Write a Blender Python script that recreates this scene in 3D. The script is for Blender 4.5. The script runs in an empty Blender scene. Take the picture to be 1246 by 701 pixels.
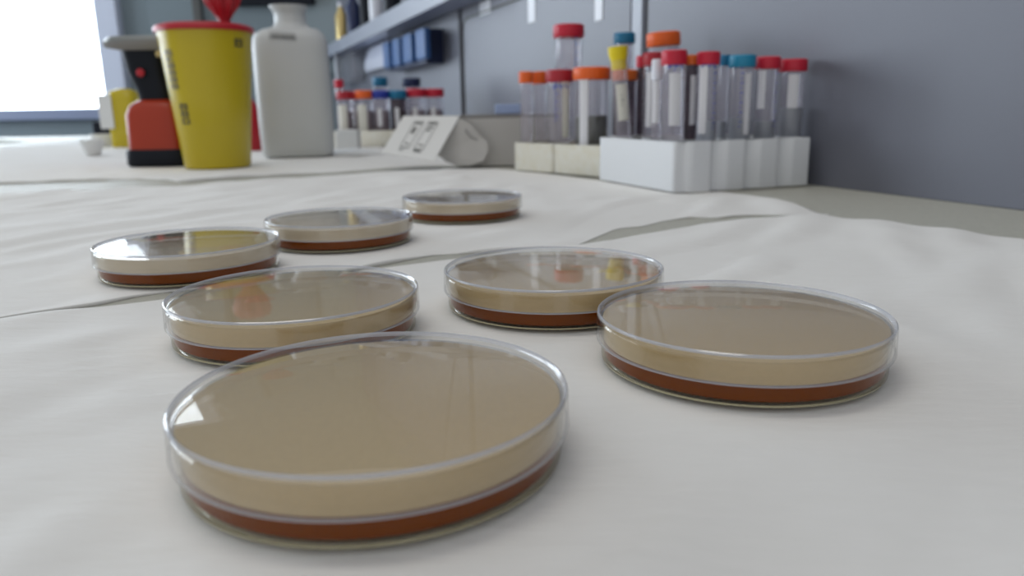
import bpy, bmesh, math, random
from mathutils import Vector, Matrix
random.seed(7)
S = 0.001          # the script thinks in millimetres
PI = math.pi
C = bpy.context.scene.collection

# ---------------------------------------------------------------- camera
FPX, PITCH, ROLL, CAMH = 933.0, 0.2325, -0.0178, 80.3
F = Vector((0, math.cos(PITCH), -math.sin(PITCH)))
X0 = Vector((1, 0, 0)); U0 = X0.cross(F)
XR = X0 * math.cos(ROLL) + U0 * math.sin(ROLL)
UR = -X0 * math.sin(ROLL) + U0 * math.cos(ROLL)
cam_d = bpy.data.cameras.new('camera'); cam = bpy.data.objects.new('camera', cam_d); C.objects.link(cam)
m = Matrix((XR, UR, -F)).transposed().to_4x4(); m.translation = Vector((0, 0, CAMH * S)); cam.matrix_world = m
cam_d.sensor_width = 36; cam_d.lens = 36 * FPX / 1246
cam_d.clip_start = 0.005; cam_d.clip_end = 50
cam_d.dof.use_dof = True; cam_d.dof.focus_distance = 0.265; cam_d.dof.aperture_fstop = 27 / 2.1
bpy.context.scene.camera = cam

def ray(px, py): return F + XR * ((px - 623) / FPX) - UR * ((py - 350.5) / FPX)
def ground(px, py, z=0.0):                      # point of the bench seen at a pixel of the 1246x701 frame
    d = ray(px, py); t = (z - CAMH) / d.z
    return Vector((0, 0, CAMH)) + d * t
def at(px, py, Y):                              # point at depth Y (mm) seen at a pixel
    d = ray(px, py); return Vector((0, 0, CAMH)) + d * (Y / d.y)

# ---------------------------------------------------------------- world, lights, exposure
sc = bpy.context.scene
w = bpy.data.worlds.new('world'); sc.world = w; w.use_nodes = True
w.node_tree.nodes['Background'].inputs[0].default_value = (0.93, 0.96, 1.0, 1)
w.node_tree.nodes['Background'].inputs[1].default_value = 0.63
sc.view_settings.view_transform = 'Standard'; sc.view_settings.look = 'None'
sc.view_settings.exposure = 0.0; sc.view_settings.gamma = 1.0
sc.cycles.max_bounces = 20; sc.cycles.transmission_bounces = 16; sc.cycles.glossy_bounces = 6
sc.cycles.transparent_max_bounces = 48; sc.cycles.diffuse_bounces = 3
sc.cycles.sample_clamp_indirect = 6.0; sc.cycles.caustics_reflective = True; sc.cycles.caustics_refractive = True
sc.cycles.blur_glossy = 0.3

def area(name, loc, target, sx, sy, power, col):
    l = bpy.data.lights.new(name, 'AREA'); l.shape = 'RECTANGLE'; l.size = sx * S; l.size_y = sy * S
    l.energy = power; l.color = col
    o = bpy.data.objects.new(name, l); C.objects.link(o)
    o.location = Vector(loc) * S
    o.rotation_euler = (Vector(target) - Vector(loc)).to_track_quat('-Z', 'Y').to_euler()
    return o
FARY = 3600.0
def daylight():        # the bright overcast sky outside the window
    mt = bpy.data.materials.new('overcast_daylight'); mt.use_nodes = True; nt = mt.node_tree; nt.nodes.clear()
    e = nt.nodes.new('ShaderNodeEmission'); e.inputs[0].default_value = (0.80, 0.90, 1.0, 1); e.inputs[1].default_value = 8.5
    o = nt.nodes.new('ShaderNodeOutputMaterial'); nt.links.new(e.outputs[0], o.inputs[0])
    me = bpy.data.meshes.new('sky'); y = (FARY + 500) * S
    me.from_pydata([(-4.7, y, -0.3), (-1.5, y, -0.3), (-1.5, y, 2.2), (-4.7, y, 2.2), (-4.7, 0.3, -0.3), (-4.7, 0.3, 2.2)], [], [(0, 1, 2, 3), (4, 0, 3, 5)]); me.materials.append(mt)
    ob = bpy.data.objects.new('sky', me); C.objects.link(ob); ob['kind'] = 'structure'
daylight()
area('ceiling_lamp', (-500, 500, 2300), (-500, 500, 0), 1500, 300, 9, (1.0, 0.95, 0.86))

# ---------------------------------------------------------------- materials
def principled(name, col, rough=0.5, spec=0.5, metal=0.0, trans=0.0, ior=1.45, coat=0.0, sss=0.0):
    mt = bpy.data.materials.new(name); mt.use_nodes = True
    b = mt.node_tree.nodes['Principled BSDF']
    b.inputs['Base Color'].default_value = (*col, 1); b.inputs['Roughness'].default_value = rough
    b.inputs['Specular IOR Level'].default_value = spec; b.inputs['Metallic'].default_value = metal
    b.inputs['Transmission Weight'].default_value = trans; b.inputs['IOR'].default_value = ior
    b.inputs['Coat Weight'].default_value = coat; b.inputs['Subsurface Weight'].default_value = sss
    b.inputs['Subsurface Scale'].default_value = 0.01
    return mt
def add_noise(mt, scale, amount, c2=None, bump=0.0, stretch=(1, 1, 1), detail=4, dist=0.001, rot=0.0):
    nt = mt.node_tree; b = nt.nodes['Principled BSDF']
    tc = nt.nodes.new('ShaderNodeTexCoord'); mp = nt.nodes.new('ShaderNodeMapping')
    mp.inputs['Scale'].default_value = stretch; mp.inputs['Rotation'].default_value = (0, 0, rot)
    n = nt.nodes.new('ShaderNodeTexNoise'); n.inputs['Scale'].default_value = scale; n.inputs['Detail'].default_value = detail
    nt.links.new(tc.outputs['Object'], mp.inputs[0]); nt.links.new(mp.outputs[0], n.inputs['Vector'])
    if c2:
        mx = nt.nodes.new('ShaderNodeMix'); mx.data_type = 'RGBA'
        mx.inputs[6].default_value = b.inputs['Base Color'].default_value; mx.inputs[7].default_value = (*c2, 1)
        mr = nt.nodes.new('ShaderNodeMapRange'); mr.inputs[1].default_value = 0.35; mr.inputs[2].default_value = 0.65
        mr.inputs[4].default_value = amount
        nt.links.new(n.outputs[0], mr.inputs[0]); nt.links.new(mr.outputs[0], mx.inputs[0])
        nt.links.new(mx.outputs[2], b.inputs['Base Color'])
    if bump:
        bp = nt.nodes.new('ShaderNodeBump'); bp.inputs['Strength'].default_value = bump; bp.inputs['Distance'].default_value = dist
        nt.links.new(n.outputs[0], bp.inputs['Height']); nt.links.new(bp.outputs[0], b.inputs['Normal'])
    return mt

def clear_thin(name, tint=(0.97, 0.97, 0.97), milk=0.0, milk_col=(0.8, 0.8, 0.82), rough=0.03, ior=1.5):
    """clear moulded plastic wall: surface reflection over plain see-through"""
    mt = bpy.data.materials.new(name); mt.use_nodes = True; nt = mt.node_tree; nt.nodes.clear()
    out = nt.nodes.new('ShaderNodeOutputMaterial'); tr = nt.nodes.new('ShaderNodeBsdfTransparent')
    gl = nt.nodes.new('ShaderNodeBsdfGlossy'); gl.inputs['Roughness'].default_value = rough
    fr = nt.nodes.new('ShaderNodeFresnel'); geo = nt.nodes.new('ShaderNodeNewGeometry')
    mr = nt.nodes.new('ShaderNodeMapRange'); mr.inputs[3].default_value = ior; mr.inputs[4].default_value = 1 / ior
    nt.links.new(geo.outputs['Backfacing'], mr.inputs[0]); nt.links.new(mr.outputs[0], fr.inputs[0])
    tr.inputs[0].default_value = (*tint, 1)
    mx = nt.nodes.new('ShaderNodeMixShader'); nt.links.new(fr.outputs[0], mx.inputs[0])
    last = tr
    if milk:
        df = nt.nodes.new('ShaderNodeBsdfDiffuse'); df.inputs[0].default_value = (*milk_col, 1)
        m2 = nt.nodes.new('ShaderNodeMixShader'); m2.inputs[0].default_value = milk
        nt.links.new(tr.outputs[0], m2.inputs[1]); nt.links.new(df.outputs[0], m2.inputs[2]); last = m2
    nt.links.new(last.outputs[0], mx.inputs[1]); nt.links.new(gl.outputs[0], mx.inputs[2])
    nt.links.new(mx.outputs[0], out.inputs[0])
    return mt

M = {}
FOG = (0.60, 0.475, 0.295)
M['lid'] = clear_thin('clear_polystyrene', (0.99, 0.985, 0.97), 0.004, (0.75, 0.76, 0.80), 0.015, 1.62)
M['base'] = clear_thin('clear_base_wall', (0.995, 0.985, 0.96), 0.0, (0.75, 0.76, 0.80), 0.015, 1.28)
M['foot'] = clear_thin('base_edge', (0.95, 0.93, 0.82), 0.55, (0.68, 0.63, 0.42), 0.10, 1.5)
M['rim'] = clear_thin('moulded_edge', (0.92, 0.93, 0.95), 0.42, (0.62, 0.64, 0.70), 0.10, 1.6)  # milky tint stands in for bright light refracted along the edges
def agar_material():
    mt = bpy.data.materials.new('agar'); mt.use_nodes = True; nt = mt.node_tree; nt.nodes.clear()
    out = nt.nodes.new('ShaderNodeOutputMaterial')
    g = nt.nodes.new('ShaderNodeBsdfGlass'); g.inputs['IOR'].default_value = 1.08; g.inputs['Roughness'].default_value = 0.12
    d = nt.nodes.new('ShaderNodeBsdfDiffuse'); d.inputs[0].default_value = (0.215, 0.052, 0.004, 1)
    mx = nt.nodes.new('ShaderNodeMixShader'); mx.inputs[0].default_value = 0.85
    nt.links.new(g.outputs[0], mx.inputs[1]); nt.links.new(d.outputs[0], mx.inputs[2]); nt.links.new(mx.outputs[0], out.inputs[0])
    v = nt.nodes.new('ShaderNodeVolumeAbsorption'); v.inputs[0].default_value = (0.88, 0.45, 0.0, 1); v.inputs[1].default_value = 100.0
    nt.links.new(v.outputs[0], out.inputs['Volume'])
    return mt
M['agar'] = agar_material()
M['fog'] = add_noise(principled('condensation', FOG, 0.8, 0.1), 900, 0.6, tuple(c * 0.93 for c in FOG), detail=1)
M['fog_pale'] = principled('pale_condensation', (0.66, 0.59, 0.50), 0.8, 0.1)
M['paper'] = add_noise(principled('bench_paper', (0.79, 0.78, 0.755), 0.9, 0.15), 60, 0.35, (0.76, 0.75, 0.72), 0.35, (1, 3.5, 1), 6, 0.0015, 0.6)
M['counter'] = add_noise(principled('counter_laminate', (0.47, 0.465, 0.405), 0.55, 0.3), 300, 0.3, (0.33, 0.325, 0.30))
M['panel'] = add_noise(principled('grey_panel', (0.162, 0.168, 0.203), 0.42, 0.45), 500, 0.3, (0.152, 0.158, 0.190))
M['panel_dark'] = principled('panel_seam_dark', (0.10, 0.10, 0.095), 0.6)
M['panel_light'] = principled('panel_edge', (0.30, 0.32, 0.38), 0.35)
M['farwall'] = principled('far_cabinet_grey', (0.19, 0.235, 0.26), 0.5)
M['farwall2'] = principled('far_cabinet_pale', (0.27, 0.32, 0.34), 0.5)
M['foam'] = add_noise(principled('white_foam', (0.74, 0.75, 0.76), 0.85, 0.2), 700, 0.5, (0.68, 0.69, 0.70), 0.4, dist=0.0005)
M['foam_old'] = add_noise(principled('yellowed_foam', (0.72, 0.70, 0.62), 0.85, 0.2), 90, 0.5, (0.66, 0.61, 0.47), 0.4, dist=0.0005)
def plastic(n, c, r=0.4): M[n] = principled(n, c, r, 0.5); return M[n]
plastic('cap_red', (0.56, 0.015, 0.04)); plastic('cap_darkred', (0.42, 0.018, 0.03)); plastic('cap_orange', (0.83, 0.13, 0.015))
plastic('cap_blue', (0.01, 0.16, 0.30)); plastic('cap_cyan', (0.015, 0.24, 0.40)); plastic('cap_yellow', (0.85, 0.66, 0.01))
plastic('cap_white', (0.70, 0.71, 0.76)); plastic('cap_royal', (0.02, 0.04, 0.32)); plastic('cap_amber', (0.72, 0.15, 0.02))
M['label'] = principled('paper_label', (0.72, 0.71, 0.73), 0.7)
M['label_cream'] = principled('cream_label', (0.70, 0.68, 0.60), 0.7)
M['ink'] = principled('ink_black', (0.025, 0.025, 0.03), 0.6)
M['ink_soft'] = principled('grey_print', (0.13, 0.13, 0.12), 0.7)
M['ink_blue'] = principled('ink_blue', (0.05, 0.08, 0.38), 0.6)
M['tube'] = clear_thin('tube_plastic', (0.96, 0.955, 0.965), 0.08, (0.75, 0.70, 0.78), 0.12)
M['tube_dark'] = clear_thin('tube_plastic_tinted', (0.60, 0.55, 0.58), 0.14, (0.25, 0.20, 0.23), 0.12)
M['liquid_grey'] = principled('cloudy_liquid', (0.34, 0.38, 0.40), 0.3)
M['liquid_green'] = principled('green_liquid', (0.06, 0.075, 0.04), 0.3)
M['liquid_mauve'] = principled('mauve_liquid', (0.26, 0.19, 0.22), 0.3)
M['liquid_pale'] = principled('pale_liquid', (0.42, 0.47, 0.50), 0.3)
M['yellow'] = principled('yellow_plastic', (0.52, 0.40, 0.008), 0.26, 0.6)
M['red'] = principled('red_plastic', (0.42, 0.01, 0.02), 0.4)
M['hdpe'] = add_noise(principled('translucent_hdpe', (0.56, 0.57, 0.565), 0.38, 0.5), 9, 0.5, (0.50, 0.515, 0.50))
M['black'] = principled('black_plastic', (0.006, 0.008, 0.014), 0.5, 0.25)
M['orange_body'] = principled('orange_red_plastic', (0.36, 0.030, 0.006), 0.34)
M['steel'] = principled('dull_steel', (0.25, 0.26, 0.25), 0.35, metal=0.5)
M['brass'] = principled('brass', (0.55, 0.42, 0.18), 0.35, metal=0.6)
M['card_white'] = principled('white_card', (0.72, 0.72, 0.70), 0.6)
M['card_grey'] = principled('grey_card', (0.47, 0.455, 0.43), 0.7)
M['card_dark'] = principled('box_dark_grey', (0.24, 0.23, 0.22), 0.8)  # dark grey of the box rim, tuck slot and burner head
M['blue_box'] = principled('blue_plastic', (0.035, 0.11, 0.30), 0.3)
M['blue_dark'] = principled('navy_plastic', (0.012, 0.022, 0.075), 0.35)
M['blue_pale'] = principled('pale_blue', (0.30, 0.38, 0.58), 0.3)
M['shelf'] = principled('shelf_lilac_grey', (0.27, 0.31, 0.44), 0.3)
M['frame_white'] = principled('window_frame_white', (0.62, 0.66, 0.78), 0.4)
M['bag'] = principled('glossy_white_plastic', (0.72, 0.74, 0.86), 0.08, 1.0)
M['bottle_dark'] = principled('dark_glass', (0.02, 0.03, 0.10), 0.1)
M['pane'] = clear_thin('window_glass')
for k in ('foam', 'foam_old', 'label', 'paper'): pass

# ---------------------------------------------------------------- helpers
def link(name, bm, mat, parent=None, smooth=False, ang=35):
    me = bpy.data.meshes.new(name)
    bmesh.ops.recalc_face_normals(bm, faces=bm.faces)
    bmesh.ops.scale(bm, vec=(S, S, S), verts=bm.verts)
    if smooth:
        for f in bm.faces: f.smooth = True
        for e in bm.edges:
            if len(e.link_faces) == 2 and e.calc_face_angle(0) > math.radians(ang): e.smooth = False
    bm.to_mesh(me); bm.free()
    for mm in (mat if isinstance(mat, (list, tuple)) else [mat]): me.materials.append(mm)
    o = bpy.data.objects.new(name, me); C.objects.link(o)
    if parent: o.parent = parent
    return o
def tag(o, label, cat, group=None):
    o['label'] = label; o['category'] = cat
    if group: o['group'] = group
    return o
def thing(name, label, cat, loc=(0, 0, 0), rz=0.0, group=None, tilt=(0, 0)):
    o = bpy.data.objects.new(name, None); C.objects.link(o); o.empty_display_size = 0.01
    o.location = Vector(loc) * S; o.rotation_euler = (tilt[0], tilt[1], rz)
    return tag(o, label, cat, group)
def struct(o): o['kind'] = 'structure'; return o
def place(o, loc, rz=0): o.location = Vector(loc) * S; o.rotation_euler = (0, 0, rz); return o

def lathe_bm(prof, n=48, closed=False, rfun=None, bm=None, c=(0, 0)):
    """prof: list of (radius, z); closed joins the last ring to the first (a wall with thickness)"""
    bm = bm or bmesh.new(); rings = []
    for r, z in prof:
        if r < 1e-6: rings.append([bm.verts.new((c[0], c[1], z))])
        else:
            rings.append([bm.verts.new((c[0] + (r if not rfun else rfun(r, z, 2 * PI * i / n)) * math.cos(2 * PI * i / n),
                                        c[1] + (r if not rfun else rfun(r, z, 2 * PI * i / n)) * math.sin(2 * PI * i / n), z)) for i in range(n)])
    pairs = list(zip(rings, rings[1:])) + ([(rings[-1], rings[0])] if closed else [])
    for a, b in pairs:
        if len(a) == 1 and len(b) == 1: continue
        for i in range(n):
            j = (i + 1) % n
            if len(a) == 1: bm.faces.new((a[0], b[j], b[i]))
            elif len(b) == 1: bm.faces.new((a[i], a[j], b[0]))
            else: bm.faces.new((a[i], a[j], b[j], b[i]))
    return bm
def box_bm(x0, x1, y0, y1, z0, z1, bevel=0, seg=2, bm=None):
    own = bm is None; bm = bm or bmesh.new()
    v = [bm.verts.new(p) for p in ((x0, y0, z0), (x1, y0, z0), (x1, y1, z0), (x0, y1, z0), (x0, y0, z1), (x1, y0, z1), (x1, y1, z1), (x0, y1, z1))]
    fs = [bm.faces.new([v[i] for i in q]) for q in ((0, 3, 2, 1), (4, 5, 6, 7), (0, 1, 5, 4), (1, 2, 6, 5), (2, 3, 7, 6), (3, 0, 4, 7))]
    if bevel:
        es = list({e for f in fs for e in f.edges})
        bmesh.ops.bevel(bm, geom=es, offset=bevel, segments=seg, affect='EDGES', profile=0.5)
    return bm
def loft_bm(sections, n=48):
    """sections: (half_w, half_d, z, power, cx, cy) superellipse rings, capped at both ends"""
    bm = bmesh.new(); rings = []
    for hw, hd, z, p, cx, cy in sections:
        r = []
        for i in range(n):
            a = 2 * PI * i / n; ca, sa = math.cos(a), math.sin(a)
            r.append(bm.verts.new((cx + hw * math.copysign(abs(ca) ** (2 / p), ca), cy + hd * math.copysign(abs(sa) ** (2 / p), sa), z)))
        rings.append(r)
    for a, b in zip(rings, rings[1:]):
        for i in range(n): bm.faces.new((a[i], a[(i + 1) % n], b[(i + 1) % n], b[i]))
    bm.faces.new(rings[0]); bm.faces.new(rings[-1])
    return bm
def prism_bm(pts, z0, z1, bevel=0):
    bm = bmesh.new()
    a = [bm.verts.new((x, y, z0)) for x, y in pts]; b = [bm.verts.new((x, y, z1)) for x, y in pts]
    bm.faces.new(a); bm.faces.new(b); n = len(pts)
    for i in range(n): bm.faces.new((a[i], a[(i + 1) % n], b[(i + 1) % n], b[i]))
    if bevel: bmesh.ops.bevel(bm, geom=list(bm.edges), offset=bevel, segments=2, affect='EDGES', profile=0.5)
    return bm
def patch_bm(rf, a0, a1, z0, z1, thick=0.25, n=8, bm=None):
    """a label wrapped round a body: rf(z) is the body's radius, angles in degrees"""
    bm = bm or bmesh.new(); g = []
    for zz in (z0, z1):
        for dr in (0.02, thick):
            g.append([bm.verts.new(((rf(zz) + dr) * math.cos(math.radians(a0 + (a1 - a0) * i / n)), (rf(zz) + dr) * math.sin(math.radians(a0 + (a1 - a0) * i / n)), zz)) for i in range(n + 1)])
    li, lo, hi, ho = g
    for i in range(n):
        bm.faces.new((lo[i], lo[i + 1], ho[i + 1], ho[i])); bm.faces.new((li[i + 1], li[i], hi[i], hi[i + 1]))
        bm.faces.new((hi[i], ho[i], ho[i + 1], hi[i + 1])); bm.faces.new((lo[i], li[i], li[i + 1], lo[i + 1]))
    for i in (0, n): bm.faces.new((li[i], lo[i], ho[i], hi[i]))
    return bm
def tube_path_bm(pts, r, n=8, bm=None):
    bm = bm or bmesh.new(); pts = [Vector(p) for p in pts]; prev = None; first = None
    for k, p in enumerate(pts):
        d = (pts[min(k + 1, len(pts) - 1)] - pts[max(k - 1, 0)]).normalized()
        u = d.cross(Vector((0, 0, 1)) if abs(d.z) < 0.9 else Vector((1, 0, 0))).normalized(); v = d.cross(u)
        ring = [bm.verts.new(p + (u * math.cos(2 * PI * i / n) + v * math.sin(2 * PI * i / n)) * r) for i in range(n)]
        if prev:
            for i in range(n): bm.faces.new((prev[i], prev[(i + 1) % n], ring[(i + 1) % n], ring[i]))
        else: first = ring
        prev = ring
    bm.faces.new(first); bm.faces.new(prev)
    return bm
def interp(pts, x):
    if x <= pts[0][0]: return pts[0][1]
    for (x0, y0), (x1, y1) in zip(pts, pts[1:]):
        if x <= x1:
            return y0 + (y1 - y0) * (x - x0) / (x1 - x0)
    return pts[-1][1]

# ---------------------------------------------------------------- the wall along the bench
WD = Vector((ray(257, 127).x, ray(257, 127).y, 0)).normalized()      # direction the wall runs, away from the camera
WN = Vector((-WD.y, WD.x, 0)) * 1.0                                   # towards the bench
if WN.x > 0: WN = -WN
W0 = Vector((330, 712, 0))
def onwall(px, py, off=0.0):
    """(distance along the wall, height) of the point of the wall plane, moved off mm into the room, seen at a pixel"""
    d = ray(px, py); o = Vector((0, 0, CAMH)); q = W0 + WN * off
    t = (q - o).dot(WN) / d.dot(WN); p = o + d * t
    return (p - q).dot(WD), p.z
def wall_frame(o):      # local x along the wall, local y into the wall, z up
    mm = Matrix((WD, -WN, Vector((0, 0, 1)))).transposed().to_4x4(); mm.translation = W0 * S; o.matrix_world = mm; return o

CT = -2.2      # counter top
wall = bpy.data.objects.new('wall_right', None); C.objects.link(wall); struct(wall); wall_frame(wall)
TS, _ = onwall(786, 60); TD, _ = onwall(556, 60); TD2, _ = onwall(430, 70)
zt = 1300
def wpart(name, bm, mat, smooth=False): return link(name, bm, mat, wall, smooth)
wpart('wall_board', box_bm(-1500, 5200, 6, 40, -40, zt), M['panel'])
wpart('end_panel', box_bm(-1400, TS - 3, 0, 6, CT, zt, 0.8), M['panel'])
wpart('panel_joint', box_bm(TS - 3, TS + 6, 3.5, 6, CT, zt), M['panel_dark'])
wpart('frame_post', box_bm(TS + 6, TS + 34, -4, 6, CT, zt, 1.5), M['panel_light'])
tp0 = TS + 44
tp1, _ = onwall(563, 60)
wpart('cabinet_panel', box_bm(tp0, tp1, 0, 6, CT, zt, 1.5), M['panel'])
wpart('panel_joint', box_bm(tp1, tp1 + 14, 4, 6, CT, zt), M['panel_dark'])
tp2, _ = onwall(538, 60)
wpart('frame_post', box_bm(tp1 + 14, tp2, -4, 6, CT, zt, 1.5), M['panel'])
tp3, _ = onwall(432, 80)
wpart('back_panel', box_bm(tp2 + 6, tp3 - 22, 0, 6, CT, zt, 1.5), M['panel'])
wpart('panel_joint', box_bm(tp3 - 22, tp3, 4, 6, CT, zt), M['panel_dark'])
wpart('back_panel', box_bm(tp3, 5000, 0, 6, CT, zt, 1.5), M['panel'])
# raised rim round the cabinet panel (its rounded upper corner shows)
_, zr = onwall(590, 14)
wpart('panel_rim', tube_path_bm([(tp1 - 6, -1, 40), (tp1 - 6, -1, zr - 30), (tp1 - 14, -1, zr - 8), (tp1 - 40, -1, zr), (tp0 + 60, -1, zr)], 2.2), M['panel_dark'], True)
# white strips and stickers on the cabinet panel
for nm, a, b in (('white_strip', (643, -20), (652, 26)), ('white_strip', (725, -20), (734, 24)), ('sticker', (584, 4), (597, 15))):
    t0, z0 = onwall(a[0], a[1]); t1, z1 = onwall(b[0], b[1])
    wpart(nm, box_bm(t1, t0, -1.6, 0.0, z1, z0, 0.5), M['cap_white'])['label'] = 'white ' + ('strip' if 'strip' in nm else 'square sticker')

# ---------------------------------------------------------------- bench top, floor, far wall, window
ctop = link('bench_counter', box_bm(-1900, 0, 0, 0, 0, 0), M['counter']) if False else None
p0 = W0 + WD * -1400; p1 = W0 + WD * 2500
counter = link('bench_counter', prism_bm([(p0.x, p0.y), (p1.x, p1.y), (p1.x - 1500, p1.y), (-1500, p1.y - 600), (-1500, -560)], -38, CT), M['counter'])
tag(counter, 'grey laminate bench counter under the white paper sheets', 'counter')
floor = struct(link('floor', box_bm(-4500, 2500, -1500, 5200, -920, -900), principled('floor_vinyl', (0.30, 0.31, 0.32), 0.5)))
link('bench_cabinet', box_bm(0, 1, 0, 1, 0, 1), M['panel']) if False else None
cab = link('bench_cabinet', prism_bm([(p0.x - 60, p0.y + 20), (p1.x - 60, p1.y - 60), (p1.x - 1450, p1.y - 60), (-1440, p1.y - 640), (-1440, -480)], -900, -38), M['farwall2'])
tag(cab, 'pale cabinet carcass carrying the bench counter', 'cabinet')

fw = bpy.data.objects.new('wall_far', None); C.objects.link(fw); struct(fw)
wr = at(119, 0, FARY); wb = at(135, 131, FARY)      # window's right edge and sill
WX = (wr.x + wb.x) / 2; WZ = wb.z; WT = 1460.0
for a in ((WX, 2500, -900, 2600), (-4200, WX, -900, WZ), (-4200, WX, WT, 2600)):
    link('wall_board', box_bm(a[0], a[1], FARY, FARY + 60, a[2], a[3]), M['farwall'], fw)
# cupboard doors standing a little proud
xs = [WX + 230 + k * 330 for k in range(7)]
for k, x in enumerate(xs):
    link('cupboard_door', box_bm(x, x + 318, FARY - 18, FARY, 240, 1000, 4), M['farwall2'] if k in (2,) else M['farwall'], fw)
    link('cupboard_door', box_bm(x, x + 318, FARY - 18, FARY, -160, 228, 4), M['farwall'], fw)
ra_, rb_ = at(283, 9, FARY), at(336, 9, FARY)
link('dark_rail', box_bm(ra_.x, rb_.x + 180, FARY - 60, FARY - 18, ra_.z, ra_.z + 130, 4), M['black'], fw)
rc_, rd_ = at(240, 20, FARY), at(250, 20, FARY)
link('dark_post', box_bm(rc_.x, rd_.x, FARY - 50, FARY - 18, 100, 1200, 4), M['panel_dark'], fw)
win = bpy.data.objects.new('window_1', None); C.objects.link(win); struct(win)
link('window_frame', box_bm(WX, WX + 100, FARY - 50, FARY + 10, WZ - 40, WT + 40, 6), M['frame_white'], win)
link('window_frame', box_bm(-4150, WX, FARY - 50, FARY + 10, WZ - 50, WZ, 6), M['shelf'], win)
link('window_frame', box_bm(-4150, WX, FARY - 50, FARY + 10, WT - 10, WT + 40, 6), M['frame_white'], win)
link('mullion', box_bm(-2760, -2700, FARY - 40, FARY + 10, WZ, WT - 10, 6), M['frame_white'], win)
link('window_pane', box_bm(-4150, WX, FARY + 14, FARY + 18, WZ, WT - 10), M['pane'], win)

wl = bpy.data.objects.new('wall_left', None); C.objects.link(wl); struct(wl)
for a in ((-1500, 900, -900, 2600), (900, FARY + 60, -900, 40), (900, FARY + 60, 1460, 2600), (3350, FARY + 60, 40, 1460)):
    link('wall_board', box_bm(-4260, -4200, a[0], a[1], a[2], a[3]), M['farwall2'], wl)
w2 = bpy.data.objects.new('window_2', None); C.objects.link(w2); struct(w2)
link('window_pane', box_bm(-4232, -4228, 900, 3350, 40, 1460), M['pane'], w2)
for y_ in (900, 2100, 3320): link('window_frame', box_bm(-4225, -4180, y_, y_ + 40, 40, 1460, 5), M['frame_white'], w2)

# ---------------------------------------------------------------- paper sheets
from mathutils import noise
def wr_noise(x, y, s, a):
    # long soft creases running across the sheet
    u = (x * 0.5 + y * 0.86); v = (-x * 0.86 + y * 0.5)
    n1 = noise.noise(Vector((u / 90 + s, v / 26, s))); n2 = noise.noise(Vector((x / 34, y / 60 + s, 3 + s)))
    n3 = noise.noise(Vector((x / 160, y / 160, 7 + s)))
    return a * (0.55 * n1 + 0.25 * n2 + 0.5 * n3)
DISHES = [(-33.3, 172.8), (72.8, 236.3), (17.3, 313.7), (-80.7, 277.9), (-168.4, 396.3), (-107.4, 479.1), (-36.7, 584.1)]
STANDS = [(-440, 1152, 70), (-395, 1385, 85), (-545, 1225, 80), (170, 820, 130), (60, 930, 90), (0, 1100, 90), (-150, 1080, 60), (-270, 1780, 180)]
def calm(x, y):
    c = 1.0
    for dx, dy, dr in [(a, b, 46) for a, b in DISHES] + STANDS:
        d = math.hypot(x - dx, y - dy); c = min(c, max(0.0, min(1.0, (d - dr) / 25)))
    return c
def sheet(near, far, x0, x1, nx, ny, seed, zb, amp, lift_near, label, grow=1.0):
    bm = bmesh.new(); g = []
    for i in range(nx + 1):
        x = x0 + (x1 - x0) * i / nx; a, b = near(x), max(far(x), near(x) + 2); col = []
        for j in range(ny + 1):
            v = (j / ny) ** grow; y = a + (b - a) * v
            c = calm(x, y)
            z = zb + max(-0.8, wr_noise(x, y, seed, amp) + 0.12 * amp) * c + lift_near(x, y - a) * c
            z = min(z, -0.35) if c < 0.99 and lift_near(x, y - a) < 0.4 else max(z, CT + 0.5)
            col.append(bm.verts.new((x, y, max(z, CT + 0.45))))
        g.append(col)
    for col in g: col.insert(0, bm.verts.new((col[0].co.x, col[0].co.y + 0.1, CT + 0.05)))      # edge lies down on the counter
    for i in range(nx):
        for j in range(ny + 1): bm.faces.new((g[i][j], g[i + 1][j], g[i + 1][j + 1], g[i][j + 1]))
    o = link('paper_sheet', bm, M['paper'], None, True, 180)
    sm = o.modifiers.new('thickness', 'SOLIDIFY'); sm.thickness = 0.0003; sm.offset = -1
    return tag(o, label, 'paper', None)
far1 = [(-700, 10), (-183, 323), (-160, 335), (-63, 401), (-38, 416), (38, 447), (80, 487), (132, 527), (180, 541), (216, 548), (228, 558), (238, 545), (274, 493), (420, 270), (700, -150)]
gap = [(-700, 1), (-220, 1), (-183, 5), (-172, 14), (-160, 15), (-140, 8), (-115, 2), (-85, 4), (-66, 10), (-45, 17), (-20, 11), (5, 1.5), (35, 1.5), (52, 18), (72, 34), (90, 29), (108, 36), (132, 33), (150, 24), (165, 27), (185, 22), (205, 9), (226, 2), (700, 2)]
far2 = [(-1300, 700), (-466, 857), (-400, 868), (-312, 915), (-175, 1029), (-101, 1062), (-20, 1050), (9, 1010), (60, 930), (95, 862), (150, 765), (200, 724), (214, 690), (226, 620), (233, 590)]
f1 = lambda x: interp(far1, x)
n2 = lambda x: interp(far1, x) + interp(gap, x) + 1.4 + 1.2 * math.sin(x / 9.0)
f2 = lambda x: interp(far2, x)
sheet(lambda x: min(-250, f1(x) - 30), f1, -700, 640, 260, 200, 1.3, -1.3, 4.8, lambda x, d: 0.0, 'white crinkled paper sheet under the two largest dishes in front', 0.75)
sheet(n2, f2, -1200, 232, 300, 120, 4.1, -1.3, 5.5, lambda x, d: 0.0, 'white paper sheet between the wavy gap and the yellow bin', 1.3)
f3 = [(-1400, 2600), (-700, 2500), (-420, 2100), (-180, 1420), (-70, 1200)]
g3 = [(-1350, 130), (-470, 125), (-420, 95), (-395, 60), (-330, 75), (-250, 62), (-70, 45)]  # widened strip of bare counter stands in for the sheet edge's shadow line
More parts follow.
